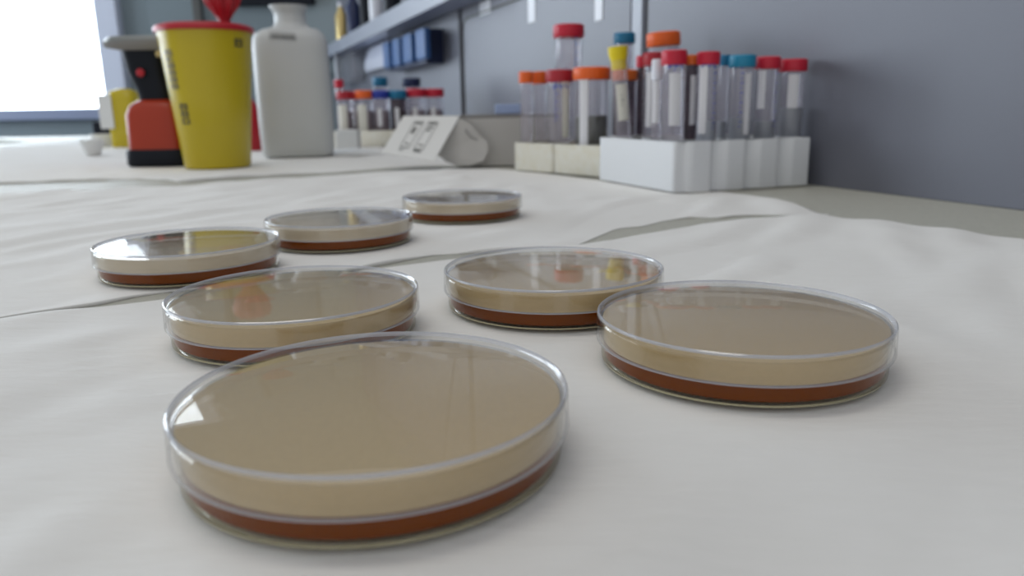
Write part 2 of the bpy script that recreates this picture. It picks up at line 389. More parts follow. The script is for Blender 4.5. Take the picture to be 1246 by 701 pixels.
sheet(lambda x: f2(x) + interp(g3, x) + 3 * math.sin(x / 30), lambda x: interp(f3, x), -1350, -70, 160, 80, 8.7, -1.0, 5.0, lambda x, d: 0.6 * math.exp(-max(0, d) / 26), 'white paper sheet under the yellow bin and the white bottle', 1.5)

# ---------------------------------------------------------------- petri dishes
lid_prof = [(0.0, 14.4), (44.2, 14.4), (44.5, 15.2), (44.9, 15.5), (45.35, 15.2), (45.5, 14.6), (45.75, 6.9), (45.5, 6.5), (45.1, 6.5), (44.95, 7.1), (44.8, 12.8), (44.4, 13.3), (43.9, 13.4), (0.0, 13.4)]
base_prof = [(0.0, 0.35), (42.1, 0.35), (42.4, 0.0), (43.2, 0.0), (43.8, 0.3), (44.0, 0.9), (44.4, 12.6), (44.2, 13.0), (43.9, 13.0), (43.7, 12.6), (43.35, 1.7), (42.9, 1.25), (42.4, 1.2), (0.0, 1.2)]
agar_prof = [(0.0, 1.3), (42.4, 1.3), (43.1, 1.8), (43.35, 6.2), (43.25, 6.3), (42.2, 6.1), (0.0, 6.0)]
def dish0():
    t = thing('petri_dish', '', 'petri dish', group='covered petri dishes on the bench paper')
    b = link('dish_base', lathe_bm(base_prof, 160), (M['base'], M['foot']), t, True)
    for p in b.data.polygons:
        if p.center.z / S < 1.3 and math.hypot(p.center.x, p.center.y) / S > 41.5 and math.hypot(p.center.x, p.center.y) / S < 50: p.material_index = 1
    a = link('agar', lathe_bm(agar_prof, 160), M['agar'], t, True); a['label'] = 'reddish brown agar layer'
    f = link('condensation', lathe_bm([(0, 6.4), (43.2, 6.4), (43.4, 6.6), (43.6, 12.6), (43.5, 13.05), (0, 13.2)], 160), M['fog'], t, True)
    f['label'] = 'tan fogging of condensation under the lid'
    bl_ = lathe_bm(lid_prof, 160)
    l = link('lid', bl_, (M['lid'], M['rim']), t, True)
    for p in l.data.polygons:
        z = p.center.z / S; r = math.hypot(p.center.x, p.center.y) / S
        if (r > 44.25 and z > 14.0) or z < 7.3 and r > 44: p.material_index = 1
    return t
def dup(root, loc, label, rz=0):
    r = root.copy(); C.objects.link(r); r.scale = (1, 1, 1); r.location = Vector(loc) * S; r.rotation_euler = (0, 0, rz); r['label'] = label
    for ch in root.children:
        c = ch.copy(); C.objects.link(c); c.parent = r
    return r
DL = ['largest covered petri dish, closest to the camera, with the bright window mirrored in its lid',
      'covered petri dish on the right with a row of coloured caps mirrored at its back',
      'covered petri dish in the middle, orange and yellow tube caps mirrored in its lid',
      'covered petri dish directly behind the closest one, its front hidden by it',
      'covered petri dish at the left edge with a yellow patch mirrored in its lid',
      'covered petri dish between the left edge one and the farthest small one',
      'farthest and smallest covered petri dish, in front of the grey and white box']
d0 = dish0(); d0.location = Vector((*DISHES[0], 0)) * S; d0['label'] = DL[0]; d0.scale = (1.015, 1.015, 1.03)
for k in range(1, 7):
    dd = dup(d0, (*DISHES[k], 0), DL[k], k * 1.1)
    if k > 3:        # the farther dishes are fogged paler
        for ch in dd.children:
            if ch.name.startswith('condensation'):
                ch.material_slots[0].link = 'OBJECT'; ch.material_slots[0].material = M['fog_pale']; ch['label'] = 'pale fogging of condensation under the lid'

# ---------------------------------------------------------------- foam racks
def rack_bm(outline, holes, z0, z1):
    cu = bpy.data.curves.new('tmp', 'CURVE'); cu.dimensions = '2D'; cu.fill_mode = 'BOTH'; cu.extrude = (z1 - z0) / 2 - 0.8
    cu.bevel_depth = 0.8; cu.bevel_resolution = 1
    for pts in [outline] + [[(hx + hr * math.cos(2 * PI * i / 28), hy + hr * math.sin(2 * PI * i / 28)) for i in range(28)] for hx, hy, hr in holes]:
        sp = cu.splines.new('POLY'); sp.points.add(len(pts) - 1); sp.use_cyclic_u = True
        for q, (x, y) in zip(sp.points, pts): q.co = (x, y, 0, 1)
    o = bpy.data.objects.new('tmp', cu); C.objects.link(o)
    bpy.context.view_layer.update()
    me = bpy.data.meshes.new_from_object(o.evaluated_get(bpy.context.evaluated_depsgraph_get()))
    bm = bmesh.new(); bm.from_mesh(me); bmesh.ops.remove_doubles(bm, verts=bm.verts, dist=0.001)
    for v in bm.verts: v.co.z += (z0 + z1) / 2
    bpy.data.objects.remove(o); bpy.data.curves.remove(cu); bpy.data.meshes.remove(me)
    return bm

WAXIS = WD; PAX = Vector((-WN.x, -WN.y, 0))         # along wall (away), across towards the wall
RA = Vector((100, 850, 0)); RB = RA - WAXIS * 148; RC = RB + PAX * 151
def depth(px, rack, d):
    """depth Y of a tube seen at a pixel column and standing d mm inside the rack's near faces"""
    r = ray(px, 150); u = Vector((r.x / r.y, 1, 0)); ys = []
    A, B, PP = (RA, RB, PAX) if rack == 47 else (SA, SB, SPX)
    q = A + PP * d; ys.append((q.dot(PP)) / u.dot(PP))
    if rack == 47: q = B + WAXIS * d; ys.append(q.dot(WAXIS) / u.dot(WAXIS))
    ok = [y for y in ys if y > 0 and (u * y - (A + PP * (d - .5))).dot(PP) >= 0 and (rack != 47 or (u * y - (B + WAXIS * (d - .5))).dot(WAXIS) >= 0)]
    return min(ok)
SA = Vector((8, 1003, 0)); SB = RA + PAX * 22 + WAXIS * 4; SPX = Vector(((SA - SB).y, -(SA - SB).x, 0)).normalized(); SC = SB + SPX * 95
TUBES = []      # (rack, px, cap top y, cap bottom y, cap width px, depth Y, cap material, extras)
def tube(px, ytop, ybot, wpx, Y, cap, label, rackz=45, tilt=0.0, body='tube', lab=None, liquid=None, marks=False, capstyle='screw', bodyw=None, z0=2.0, name='centrifuge_tube', taper=True, grp='tubes standing in the large foam rack', mark_mat='ink_blue', lean_y=0.0):
    if rackz > 0: Y = depth(px, rackz, Y)
    top = at(px, ytop, Y); bot = at(px, ybot, Y); R = wpx / 2 * Y / FPX * 0.985
    H = top.z - z0; ch = max(top.z - bot.z, 8); rb = bodyw if bodyw else R * 0.90
    lean = math.radians(tilt)
    foot = Vector((top.x - math.sin(lean) * H, Y, z0))
    t = thing(name, label, 'tube', foot, 0, grp, (lean_y, lean))
    cone = 14 if taper else 4
    rf = lambda z: rb
    prof = [(0, 0), (rb * 0.25, 0.3), (rb, cone), (rb, H - ch * 0.6), (rb - 1.0, H - ch * 0.6), (rb - 1.0, cone + 0.6), (rb * 0.22, 1.3), (0, 1.2)]
    link('tube_body', lathe_bm(prof, 28), M[body], t, True, 60)
    rid = lambda r, z, a: r * (1 + (0.018 if r > R * 0.95 else 0) * math.cos(24 * a))
    if capstyle == 'screw':
        cp = [(0, H), (R * 0.90, H), (R * 0.985, H - 1), (R, H - 2), (R, H - ch + 1.2), (R * 0.97, H - ch), (rb + 0.3, H - ch), (rb + 0.3, H - 2.5), (0, H - 2.5)]
        link('cap', lathe_bm(cp, 72, rfun=rid), M[cap], t, True, 50)
    elif capstyle == 'plug':
        cp = [(0, H), (R * 0.75, H), (R, H - 0.4), (R * 0.98, H - ch * 0.35), (R * 0.80, H - ch * 0.62), (R * 0.78, H - ch), (0, H - ch)]
        link('cap', lathe_bm(cp, 36), M[cap], t, True, 50)
    elif capstyle == 'slim':
        cp = [(0, H), (R * 0.8, H), (R, H - 1.2), (R, H - ch), (rb + 0.2, H - ch), (rb + 0.2, H - 3), (0, H - 3)]
        link('cap', lathe_bm(cp, 28), M[cap], t, True, 50)
    if lab:
        a0, a1, z_0, z_1, lm = lab
        link('label', patch_bm(rf, a0, a1, z_0, z_1), M[lm], t, True)
    if liquid:
        lm, zl = liquid
        link('liquid', lathe_bm([(0, 2), (rb * 0.25, 2.2), (rb - 1.3, cone + 1), (rb - 1.3, zl), (0, zl)], 24), M[lm], t, True, 50)
    if marks:
        bm = bmesh.new()
        ma, mz0, mz1 = marks
        k = 0; z = mz0
        while z < mz1:
            patch_bm(lambda q: rb, ma, ma + (16 if k % 2 else 9), z, z + 1.2, 0.3, 2, bm); z += 4.5; k += 1
        o = link('graduation_marks', bm, M[mark_mat], t); o['kind'] = 'stuff'
    TUBES.append((rackz, foot.x + math.sin(lean) * (rackz - z0) * 1.0, Y, rb, lean))
    return t
G2 = 'tubes standing in the small yellowed foam rack'
G1 = 'tubes standing in the large white foam rack'
R2 = 36
# small rack, far to near
tube(640, 87, 101, 17, 14, 'cap_orange', 'orange capped tube at the left end of the small foam rack', R2, 0, grp=G2, bodyw=None, liquid=('liquid_grey', 18))
tube(655, 87, 102, 18, 38, 'cap_orange', 'orange capped tube leaning beside the left end tube of the small rack', R2, -2.5, grp=G2, body='tube')
tube(692, 30, 46, 36, 62, 'cap_red', 'tall clear tube with pink red cap rising above the small rack', R2, 0, grp=G2, marks=(-70, 120, 165))
tube(681, 85, 100, 33, 21, 'cap_darkred', 'dark red capped tube with blue writing in the small rack', R2, 0, grp=G2, lab=(-82, -48, 40, 112, 'label_cream'), marks=(-118, 60, 110))
tube(720, 82, 97, 44, 25, 'cap_orange', 'widest orange capped tube holding dark green liquid', R2, 0, grp=G2, lab=(-140, -108, 30, 112, 'label'), liquid=('liquid_green', 66))
# large rack
RZ = 47
tube(751.5, 56, 84, 23, 13, 'cap_yellow', 'slim leaning tube with flared yellow plug and handwritten label', RZ, -5.0, grp=G1, capstyle='plug', bodyw=8.6, lab=(-130, -50, 62, 100, 'label_cream'), name='test_tube', marks=(-98, 78, 90), mark_mat='ink', taper=False)
tube(760, 85, 98, 30, 38, 'cap_amber', 'dull orange capped tube right behind the yellow plugged one', RZ, 0, grp=G1, body='tube_dark')
tube(760, 40, 53, 25, 76, 'cap_blue', 'tall tube with dark teal cap behind the yellow plug', RZ, 0, grp=G1)
tube(807, 39, 56, 39, 84, 'cap_orange', 'tall tube with wide tilted orange cap rising above its neighbours', RZ, -3.5, grp=G1)
tube(782, 68, 82, 15, 62, 'cap_red', 'narrow red capped tube left of the white capped one, farther back', RZ, 0, grp=G1, body='tube_dark')
tube(796, 64, 80, 27, 42, 'cap_darkred', 'red capped tube just behind the slim white capped tube', RZ, 0, grp=G1, lab=(-140, -80, 55, 110, 'label'), body='tube')
tube(800.5, 72, 97, 14, 14, 'cap_white', 'slim tube with long white cap', RZ, 0, grp=G1, capstyle='slim', lab=(-150, -70, 60, 100, 'label'), name='test_tube')
tube(820.5, 61, 79, 30, 18, 'cap_red', 'red capped tube in the front corner of the large rack with white label', RZ, -1.0, grp=G1, lab=(-125, -65, 58, 106, 'label'), marks=(-104, 108, 116), bodyw=10.6)
tube(842, 67, 79, 18, 36, 'cap_amber', 'dark bodied tube with amber cap between two red caps', RZ, 0, grp=G1, body='tube_dark', lab=(-105, -60, 58, 104, 'label'))
tube(862.5, 63, 79, 27, 17, 'cap_red', 'red capped tube holding bluish liquid, left of the teal caps', RZ, 0, grp=G1, liquid=('liquid_pale', 62), lab=(-150, -105, 50, 112, 'label'), marks=(-70, 55, 110), bodyw=10.0)
tube(882, 67, 80, 15, 42, 'cap_blue', 'narrow teal capped tube left of the wide cyan capped one', RZ, 0, grp=G1, liquid=('liquid_grey', 60))
tube(904, 67, 82, 31, 20, 'cap_cyan', 'wide cyan blue capped tube with blue graduations', RZ, 0, grp=G1, lab=(-88, -58, 48, 105, 'label'), marks=(-112, 55, 120), liquid=('liquid_grey', 64))
tube(935, 69, 84, 29, 20, 'cap_red', 'red capped tube second from the right end of the large rack', RZ, 0, grp=G1, lab=(-155, -115, 72, 108, 'label'), liquid=('liquid_grey', 60), marks=(-60, 55, 110))
tube(966, 72, 87, 32, 20, 'cap_red', 'red capped tube at the right end of the large rack', RZ, 0, grp=G1, lab=(-128, -80, 72, 104, 'label'), liquid=('liquid_grey', 72))

def mk_rack(outline_w, rz, z0, z1, mat, name, label, level, extra=()):
    holes = [(x, y, rb + 0.9 + abs(math.sin(l)) * 22) for (lv, x, y, rb, l) in TUBES if lv == level] + list(extra)
    o = link(name, rack_bm(outline_w, holes, z0, z1), mat, None, False)
    return tag(o, label, 'tube rack')
def outline(A, B, Cc, scal_end=4, depth=2.5):
    """A-B long side facing the dishes, B-C near end with vertical scallops; returns world points"""
    pts = []
    D = A + (Cc - B)
    n = 24; ab = (B - A); bc = (Cc - B)
    nab = Vector((ab.y, -ab.x, 0)).normalized(); nbc = Vector((bc.y, -bc.x, 0)).normalized()
    for i in range(n): pts.append(A + ab * (i / n))
    rr = 9
    m_ = 96
    for i in range(m_ + 1):
        s = i / m_; f_ = (s * scal_end) % 1.0; off = (6.5 * min(1.0, f_ / 0.38, (1 - f_) / 0.12) if f_ < 0.999 and s > 0.06 else 0.0) if scal_end else 0
        pts.append(B + bc * s + nbc * off)
    for i in range(1, n): pts.append(Cc + (D - Cc) * (i / n))
    pts.append(D)
    return [(p.x, p.y) for p in pts]
for i_ in range(len(TUBES)):
    for j_ in range(i_):
        a_, b_ = TUBES[i_], TUBES[j_]
        if math.hypot(a_[1] - b_[1], a_[2] - b_[2]) < a_[3] + b_[3] + 3: print('TUBECLASH', i_, j_, round(math.hypot(a_[1] - b_[1], a_[2] - b_[2]), 1), round(a_[3] + b_[3], 1), round(a_[1]), round(a_[2]), round(b_[1]), round(b_[2]))
mk_rack(outline(RA, RB, RC, 4), 0, 0.2, 46, M['foam'], 'tube_rack', 'large clean white foam rack with a scalloped end, touching the wall', RZ)
so = outline(SA, SB, SC, 0)
# the notch cut in its long side
nk = SA + (SB - SA) * 0.42; dirn = (SB - SA).normalized(); inn = SPX
notch = [(nk + dirn * q + inn * e) for q, e in ((-2.2, 0), (-2.0, 16), (2.0, 16), (2.2, 0))]
so = so[:10] + [(p.x, p.y) for p in notch] + so[11:]
mk_rack(so, 0, 0.2, 35, M['foam_old'], 'tube_rack', 'small yellowed foam rack with a notch in its side', R2)

# ---------------------------------------------------------------- box with tilted white lid flap
bx = thing('cardboard_box', 'long grey box with its printed white flap hanging open toward the dishes', 'box', (0, 0, 0))
q0 = ground(572, 203, -1); q1 = ground(640, 205, -1)
Y0 = 1085.0
pL = at(556, 150, Y0); pR = at(690, 150, Y0); zT = at(600, 144, Y0).z; dpt = 46
def bxp(x, y, z): return (x, y, z)
link('box_body', box_bm(pL.x, pR.x, Y0, Y0 + dpt, -0.3, zT, 1.0), M['card_grey'], bx)
link('box_rim', box_bm(pL.x + 2, pR.x, Y0 + 2, Y0 + dpt - 2, zT, zT + 5, 0.8), M['card_dark'], bx)
# the flap: a parallelogram sheet in front of the end, leaning
fa = at(491, 141, 1100); fb = at(559, 141, 1080); fc = at(528, 196, 1030); fd = at(464, 186, 1060)
def slab(name, pts, th, mat, par):
    bm = bmesh.new(); v = [Vector(p) for p in pts]
    nrm = (v[1] - v[0]).cross(v[2] - v[0]).normalized() * th
    a = [bm.verts.new(p) for p in v]; b = [bm.verts.new(p + nrm) for p in v]; n = len(v)
    bm.faces.new(a); bm.faces.new(b[::-1])
    for i in range(n): bm.faces.new((a[i], a[(i + 1) % n], b[(i + 1) % n], b[i]))
    return link(name, bm, mat, par)
fl = slab('flap', (fa, fb, fc, fd), 1.2, M['card_white'], bx); fl['label'] = 'white flap with black printed panels'
# printed marks on the flap
fn = (fb - fa).cross(fc - fa).normalized()
if fn.y > 0: fn = -fn
def onflap(u, v): return fa * (1 - u) * (1 - v) + fb * u * (1 - v) + fc * u * v + fd * (1 - u) * v + fn * 1.5
def ink_rects(rects, name='print'):
    bm = bmesh.new()
    for u0, u1, v0, v1 in rects:
        vs = [bm.verts.new(onflap(u, v)) for u, v in ((u0, v0), (u1, v0), (u1, v1), (u0, v1))]
        ws = [bm.verts.new(onflap(u, v) - fn * 0.3) for u, v in ((u0, v0), (u1, v0), (u1, v1), (u0, v1))]
        bm.faces.new(vs); bm.faces.new(ws[::-1])
        for i in range(4): bm.faces.new((vs[i], ws[i], ws[(i + 1) % 4], vs[(i + 1) % 4]))
    o = link(name, bm, M['ink_soft'], bx); o['kind'] = 'stuff'; return o
rc = []
for u0 in (0.27, 0.53):
    u1 = u0 + 0.17
    rc += [(u0, u0 + 0.006, 0.16, 0.80), (u1, u1 + 0.006, 0.16, 0.80), (u0, u1, 0.80, 0.815), (u0, u1, 0.16, 0.175)]
    rc += [(u0 + 0.02, u1 - 0.02, 0.20, 0.22)]
    rc += [(u0 + 0.05, u1 - 0.04, 0.70, 0.72)]
rc += [(0.32, 0.37, 0.30, 0.46), (0.57, 0.66, 0.28, 0.31), (0.57, 0.63, 0.35, 0.38), (0.55, 0.68, 0.84, 0.87), (0.28, 0.36, 0.86, 0.875)]
ink_rects(rc)
# rounded tuck flap standing between the white flap and the body
tf = []
e0 = at(557, 146, 1078); e1 = at(530, 190, 1040)
out2d = [(559, 144), (574, 152), (585, 166), (593, 172), (594, 184), (588, 196), (572, 202), (556, 202), (543, 197), (532, 188)]
tk = [at(x, y, 1082 - (i if i < 5 else 10 - i) * 3.0 - 6) for i, (x, y) in enumerate(out2d)]
tfb = slab('tuck_flap', tk, 1.0, M['card_grey'], bx)
link('tuck_slot', tube_path_bm([at(566, 158, 1062), at(573, 167, 1060), at(581, 170, 1058)], 1.4), M['card_dark'], bx)
cp = at(617, 130, 1110)
bc_ = link('clear_case', box_bm(cp.x - 17, cp.x + 20, 1092, 1118, zT + 5, zT + 19, 2), M['blue_pale'])
tag(bc_, 'small pale blue plastic case lying on the grey box', 'case')

# ---------------------------------------------------------------- yellow bin
BY = 1152.0
bc = at(266, 205, BY); zb_top = at(251, 33, BY).z
bl = at(228, 205, BY).x; br = at(304.5, 205, BY).x; tl = at(196, 36, BY).x; tr_ = at(307.5, 36, BY).x
rb0 = (br - bl) / 2; rt0 = (tr_ - tl) / 2; bcx = (bl + br) / 2
tcx = (tl + tr_) / 2
bn = thing('sharps_bin', 'tall tapered yellow waste bin with a red lid', 'bin', (bcx, BY, 0.0))
shx = tcx - bcx
def bin_r(z): return rb0 + (rt0 - 1 - rb0) * z / zb_top
bmb = bmesh.new()
link('bin_body', lathe_bm([(0, 0), (rb0 - 3, 0), (rb0, 3), (bin_r(zb_top * .5), zb_top * .5), (rt0 - 1.5, zb_top - 8), (rt0 - 2.5, zb_top - 8), (rb0 - 3, 6), (0, 5)], 64), M['yellow'], bn, True, 50)
ld = link('lid', lathe_bm([(0, zb_top + 1), (rt0 - 14, zb_top + 1), (rt0 - 8, zb_top + 2.5), (rt0, zb_top), (rt0 + 2.5, zb_top - 3), (rt0 + 2.2, zb_top - 8), (rt0 - 0.8, zb_top - 8), (rt0 - 1, zb_top - 3), (0, zb_top - 2)], 64), M['red'], bn, True, 50)
ld['label'] = 'red overhanging lid'
# the fluted red plug standing on the lid, flaring upward
pk = at(273, 24, BY).x - bcx
prf = [(0, zb_top), (9, zb_top + 0.5), (8.5, zb_top + 9), (13, zb_top + 18), (22, zb_top + 30), (27, zb_top + 46), (24, zb_top + 58), (14, zb_top + 62), (0, zb_top + 60)]
pgo = link('plug', lathe_bm(prf, 72, rfun=lambda r, z, a: r * (1 + (0.10 if r > 10 else 0) * math.cos(9 * a)), c=(pk, 0)), M['red'], bn, True, 50)
pgo['label'] = 'fluted red stopper flaring upward'
# black print on the side: stacked letter-like strokes, too blurred in the photo to read
def strokes_on(rf, items, mat, parent, name):
    bm = bmesh.new()
    for a0, a1, z0, z1 in items: patch_bm(rf, a0, a1, z0, z1, 0.4, 2, bm)
    o = link(name, bm, mat, parent); o['kind'] = 'stuff'; return o
def glyphs(adeg, zlo, zhi, wdeg, n, seed):
    rnd = random.Random(seed); it = []; hh = (zhi - zlo) / n
    for k in range(n):
        z = zlo + k * hh
        it.append((adeg, adeg + wdeg, z, z + hh * 0.16))
        it.append((adeg, adeg + wdeg * 0.25, z, z + hh * 0.8))
        if rnd.random() < 0.7: it.append((adeg + wdeg * 0.75, adeg + wdeg, z, z + hh * (0.4 + 0.4 * rnd.random())))
        if rnd.random() < 0.7: it.append((adeg, adeg + wdeg * 0.8, z + hh * 0.38, z + hh * 0.52))
        it.append((adeg, adeg + wdeg, z + hh * 0.66, z + hh * 0.8))
    return it
strokes_on(bin_r, glyphs(-129, 112, 166, 13, 6, 3) + glyphs(-120, 64, 94, 14, 3, 11) + glyphs(-32, 168, 182, 13, 1, 8), M['ink'], bn, 'lettering')

# ---------------------------------------------------------------- white bottle
TY = 1385.0
tl_, tr2 = at(319, 120, TY).x, at(407, 120, TY).x; hw = (tr2 - tl_) / 2; cx = (at(322, 190, TY).x + at(407, 190, TY).x) / 2
zs = at(355, 42, TY).z; zn = at(355, 30, TY).z; zl_ = at(355, 8, TY).z
bt = thing('plastic_bottle', 'large translucent white bottle with handwriting below its open neck', 'bottle', (cx, TY, 1.0), 0.22)
hd = 46
secs = [(hw * .86, hd * .86, 0, 4, 0, 0), (hw * .95, hd * .95, 5, 4, 0, 0), (hw * .98, hd, 15, 4, 0, 0), (hw, hd, 60, 4, 0, 0), (hw, hd, zs * 0.55, 4, 0, 0), (hw * .99, hd, zs - 24, 4, 0, 0),
        (hw * .965, hd * .97, zs - 10, 3.8, 0, 0), (hw * .90, hd * .90, zs - 1, 3.4, 0, 0), (hw * .74, hd * .78, zs + 6, 3.0, 2, 0), (hw * .50, hd * .62, zs + 10, 2.2, 3, 0), (hw * .42, 26, zs + 18, 2, 3, 0), (hw * .41, 25, zl_ - 16, 2, 3, 0), (hw * .43, 26, zl_ - 9, 2, 2, 0), (hw * .50, 30, zl_ - 2, 2, 1, 0), (hw * .50, 30, zl_, 2, 1, 0), (hw * .44, 26, zl_, 2, 1, 0), (hw * .38, 23, zl_ - 14, 2, 2, 0)]
link('bottle_body', loft_bm(secs, 64), M['hdpe'], bt, True, 60)
bmw = bmesh.new()
pos = at(331, 47, TY).x - cx; zz = at(340, 48, TY).z - 1
random.seed(4)
for k in range(6):
    x = pos + k * 7.0
    tube_path_bm([(x, -hd * 0.995 - 0.1, zz - 3 - k * .6), (x + 1.5, -hd * 0.995 - 0.1, zz + 12 - k * .6), (x + 3.2, -hd * 0.995 - 0.1, zz - 2 - k * .6), (x + 5.2, -hd * 0.995 - 0.1, zz + 10 - k * .6), (x + 6.6, -hd * 0.995 - 0.1, zz - 3 - k * .6)], 0.6, 5, bmw)
hwt = link('handwriting', bmw, M['ink'], bt); hwt['kind'] = 'stuff'

# ---------------------------------------------------------------- orange and black device
OY = 1225.0
ox = at(203, 200, OY).x; k = OY / FPX
dv = thing('gas_burner', 'orange red bench burner with black base and black neck under a flat grey head', 'burner', (ox, OY, 0.5))
hb = at(190, 181, OY).z
hs = at(190, 122, OY).z; hn = at(180, 63, OY).z; hh_ = at(165, 46, OY).z
link('base', loft_bm([(45, 42, 0, 5, 0, 0), (48, 45, 3, 5, 0, 0), (48, 45, hb - 4, 5, 0, 0), (46, 43, hb, 5, 0, 0)], 48), M['black'], dv, True, 50)
link('body', loft_bm([(44, 41, hb, 5, 0, 0), (44, 41, hb + 3, 5, 0, 0), (42, 39, hs - 22, 5, -1, 0), (38, 36, hs - 8, 4, 0, 0), (28, 28, hs, 3, 2, 0)], 48), M['orange_body'], dv, True, 50)
link('neck', loft_bm([(25, 24, hs, 3, 0, 0), (25, 24, hs + 14, 4, -1, 0), (28, 25, hs + 40, 4, -8, 0), (31, 27, hn, 4, -10, 0)], 48), M['black'], dv, True, 50)
bq = at(171, 89, OY - 30)
link('button', lathe_bm([(0, 0), (6, 0), (6, 2), (4, 3.2), (0, 3.4)], 20), M['red'], dv, True).matrix_local = Matrix.Translation(Vector((bq.x - ox, -29.5, bq.z)) * S) @ Matrix.Rotation(PI / 2, 4, 'X')
hx = (at(136, 55, OY).x + at(225, 55, OY).x) / 2 - ox
link('head_plate', loft_bm([(44, 32, hn, 3, hx + 12, 0), (60, 38, hn + 5, 3, hx, 0), (62, 40, hn + 10, 3, hx, 0), (62, 40, hn + 13, 3, hx, 0)], 48), M['brass'] if False else M['card_dark'], dv, True, 50)
link('head_rim', loft_bm([(60, 38, hn + 13, 3, hx, 0), (60, 38, hh_ - 4, 3, hx, 0), (54, 34, hh_, 3, hx, 0)], 48), M['steel'], dv, True, 50)
kb = at(193, 66, OY - 32)
link('knob', lathe_bm([(0, -5), (4, -4), (5, 0), (4, 4), (0, 5)], 16), M['brass'], dv, True).location = Vector((kb.x - ox, -31, kb.z)) * S

# ---------------------------------------------------------------- things farther along the bench
YY = 1800.0
def bxat(px0, px1, py0, py1, Y, d, mat, name, label, cat, bev=4, zfloor=None, grp=None, par=None):
    a = at(px0, py1, Y); b = at(px1, py0, Y); z0 = a.z if zfloor is None else zfloor
    o = link(name, box_bm(0, b.x - a.x, 0, d, 0, b.z - z0, bev), mat, par)
    if par is None: o.location = Vector((a.x, Y, z0)) * S; tag(o, label, cat, grp)
    return o
# small yellow bin with white face
yb = at(153, 165, 1900); r_ = 34
t = thing('waste_box', 'small yellow container with a white label, half hidden by the orange burner', 'bin', (yb.x, 1900, 0))
hY = at(150, 108, 1900).z
link('body', loft_bm([(r_ * .9, 28, 0, 4, 6, 0), (r_, 30, 5, 4, 6, 0), (r_, 30, hY - 22, 4, 6, 0), (r_ * .8, 26, hY - 6, 3, 8, 0), (r_ * .4, 16, hY, 2.5, 10, 0)], 40), M['yellow'], t, True, 50)
link('label', box_bm(-40, -8, -34, -30, 45, hY - 14, 1), M['card_white'], t)
# shiny white cups at the left edge
for (px, py, w_, h_, lb) in ((128, 172, 30, 14, 'glossy white bowl near the window beyond the burner'), (114, 183, 26, 18, 'glossy white bowl lowest at the left edge of the bench')):
    g = ground(px, py, 0)
    g = ground(px, py + 6, 0)
    if g.y > 2300: g = at(px, py, 2200); g.z = 0
    kk = g.y / FPX
    o = link('bowl', lathe_bm([(0, 0), (w_ * kk * .3, 0), (w_ * kk * .5, h_ * kk * .75), (w_ * kk * .52, h_ * kk), (w_ * kk * .48, h_ * kk), (w_ * kk * .27, 3), (0, 3)], 32), M['card_white'], None, True, 50)
    o.location = Vector((g.x, g.y, 0.5)) * S; tag(o, lb, 'bowl')
bxat(113, 128, 148, 160, 2350, 60, M['black'], 'black_box', 'small black box below the window sill', 'box', 4, 1.0)
# red bottle behind the bin, blue one
o = link('red_bottle', lathe_bm([(0, 0), (22, 0), (24, 4), (24, 70), (16, 95), (9, 104), (9, 118), (0, 118)], 32), M['red'], None, True, 50)
g = at(305, 165, 1600); o.location = Vector((g.x, 1600, 0.8)) * S; tag(o, 'red bottle showing between the yellow bin and the white bottle', 'bottle')
# white block and paper in front of the back rack
bxat(409, 434, 158, 178, 1560, 40, M['card_white'], 'white_block', 'small white block beside the white bottle', 'block', 2, 1.0)
bm = bmesh.new(); gp = [ground(400, 190, 1), ground(470, 187, 1), ground(452, 181, 6), ground(430, 178, 4), ground(400, 182, 2)]
slab('crumpled_paper', [ground(404, 190, 1), ground(466, 188, 1), ground(450, 182, 7), ground(430, 180.5, 7), ground(404, 183, 3)], 0.8, M['card_white'], None)
cpo = bpy.data.objects['crumpled_paper']; tag(cpo, 'loose white paper scrap lying before the back tube rack', 'paper'); bm.free()
# back tube rack with tubes
BT = 1760.0
TB = []
GB = 'tubes in the foam rack at the back of the bench'
rows = [(412, 97, 11, 'cap_red', 1830, 'small red capped tube rising highest at the left end of the back rack'),
        (419, 111, 20, 'cap_darkred', 1740, 'dark red capped tube in the back rack beside the white bottle'),
        (431, 111, 18, 'cap_red', 1800, 'second red capped tube from the left in the back rack'),
        (443, 110, 22, 'cap_orange', 1740, 'orange capped tube in the back rack'),
        (463, 110, 22, 'cap_royal', 1740, 'royal blue capped tube in the back rack'),
        (484, 110, 21, 'cap_blue', 1740, 'dark tube with teal cap in the back rack'),
        (506, 108, 24, 'cap_red', 1760, 'red capped tube second from the right end of the back rack'),
        (528, 108, 23, 'cap_red', 1775, 'red capped tube at the right end of the back rack')]
for (px, yt, wp, cm, Y, lb) in rows:
    tube(px, yt, yt + 10, wp, Y, cm, lb, -99, 0, grp=GB, z0=2, body='tube_dark' if cm in ('cap_blue',) else 'tube', lab=(-150, -70, 22, 88, 'label_cream') if cm in ('cap_orange', 'cap_darkred') else (-110, -80, 40, 80, 'label'), liquid=('liquid_mauve', 74))
hl = [(x, y, rb + 1.2) for (lv, x, y, rb, l) in TUBES if lv == -99]
xa = at(404, 170, 1700).x; xb = at(545, 170, 1700).x
o = link('tube_rack', rack_bm([(xa, 1700), (xb, 1700), (xb, 1860), (xa, 1860)], hl, 0.2, 34), M['foam_old'])
tag(o, 'cream foam rack at the back of the bench holding red, orange and blue caps', 'tube rack')
# blue lumps above the back tubes
for px, py, w_, cm, lb in ((462, 99, 18, 'cap_blue', 'loose blue screw cap lying on the back tubes, left of the dark one'), (500, 100, 22, 'blue_dark', 'navy tube rising above the back rack'),):
    tube(px, py - 5, py + 6, w_, 1835, cm, lb.replace('loose blue screw cap lying on the back tubes, left of the dark one', 'teal capped tube rising above the royal blue cap'), -98, 0, grp=GB, z0=36)

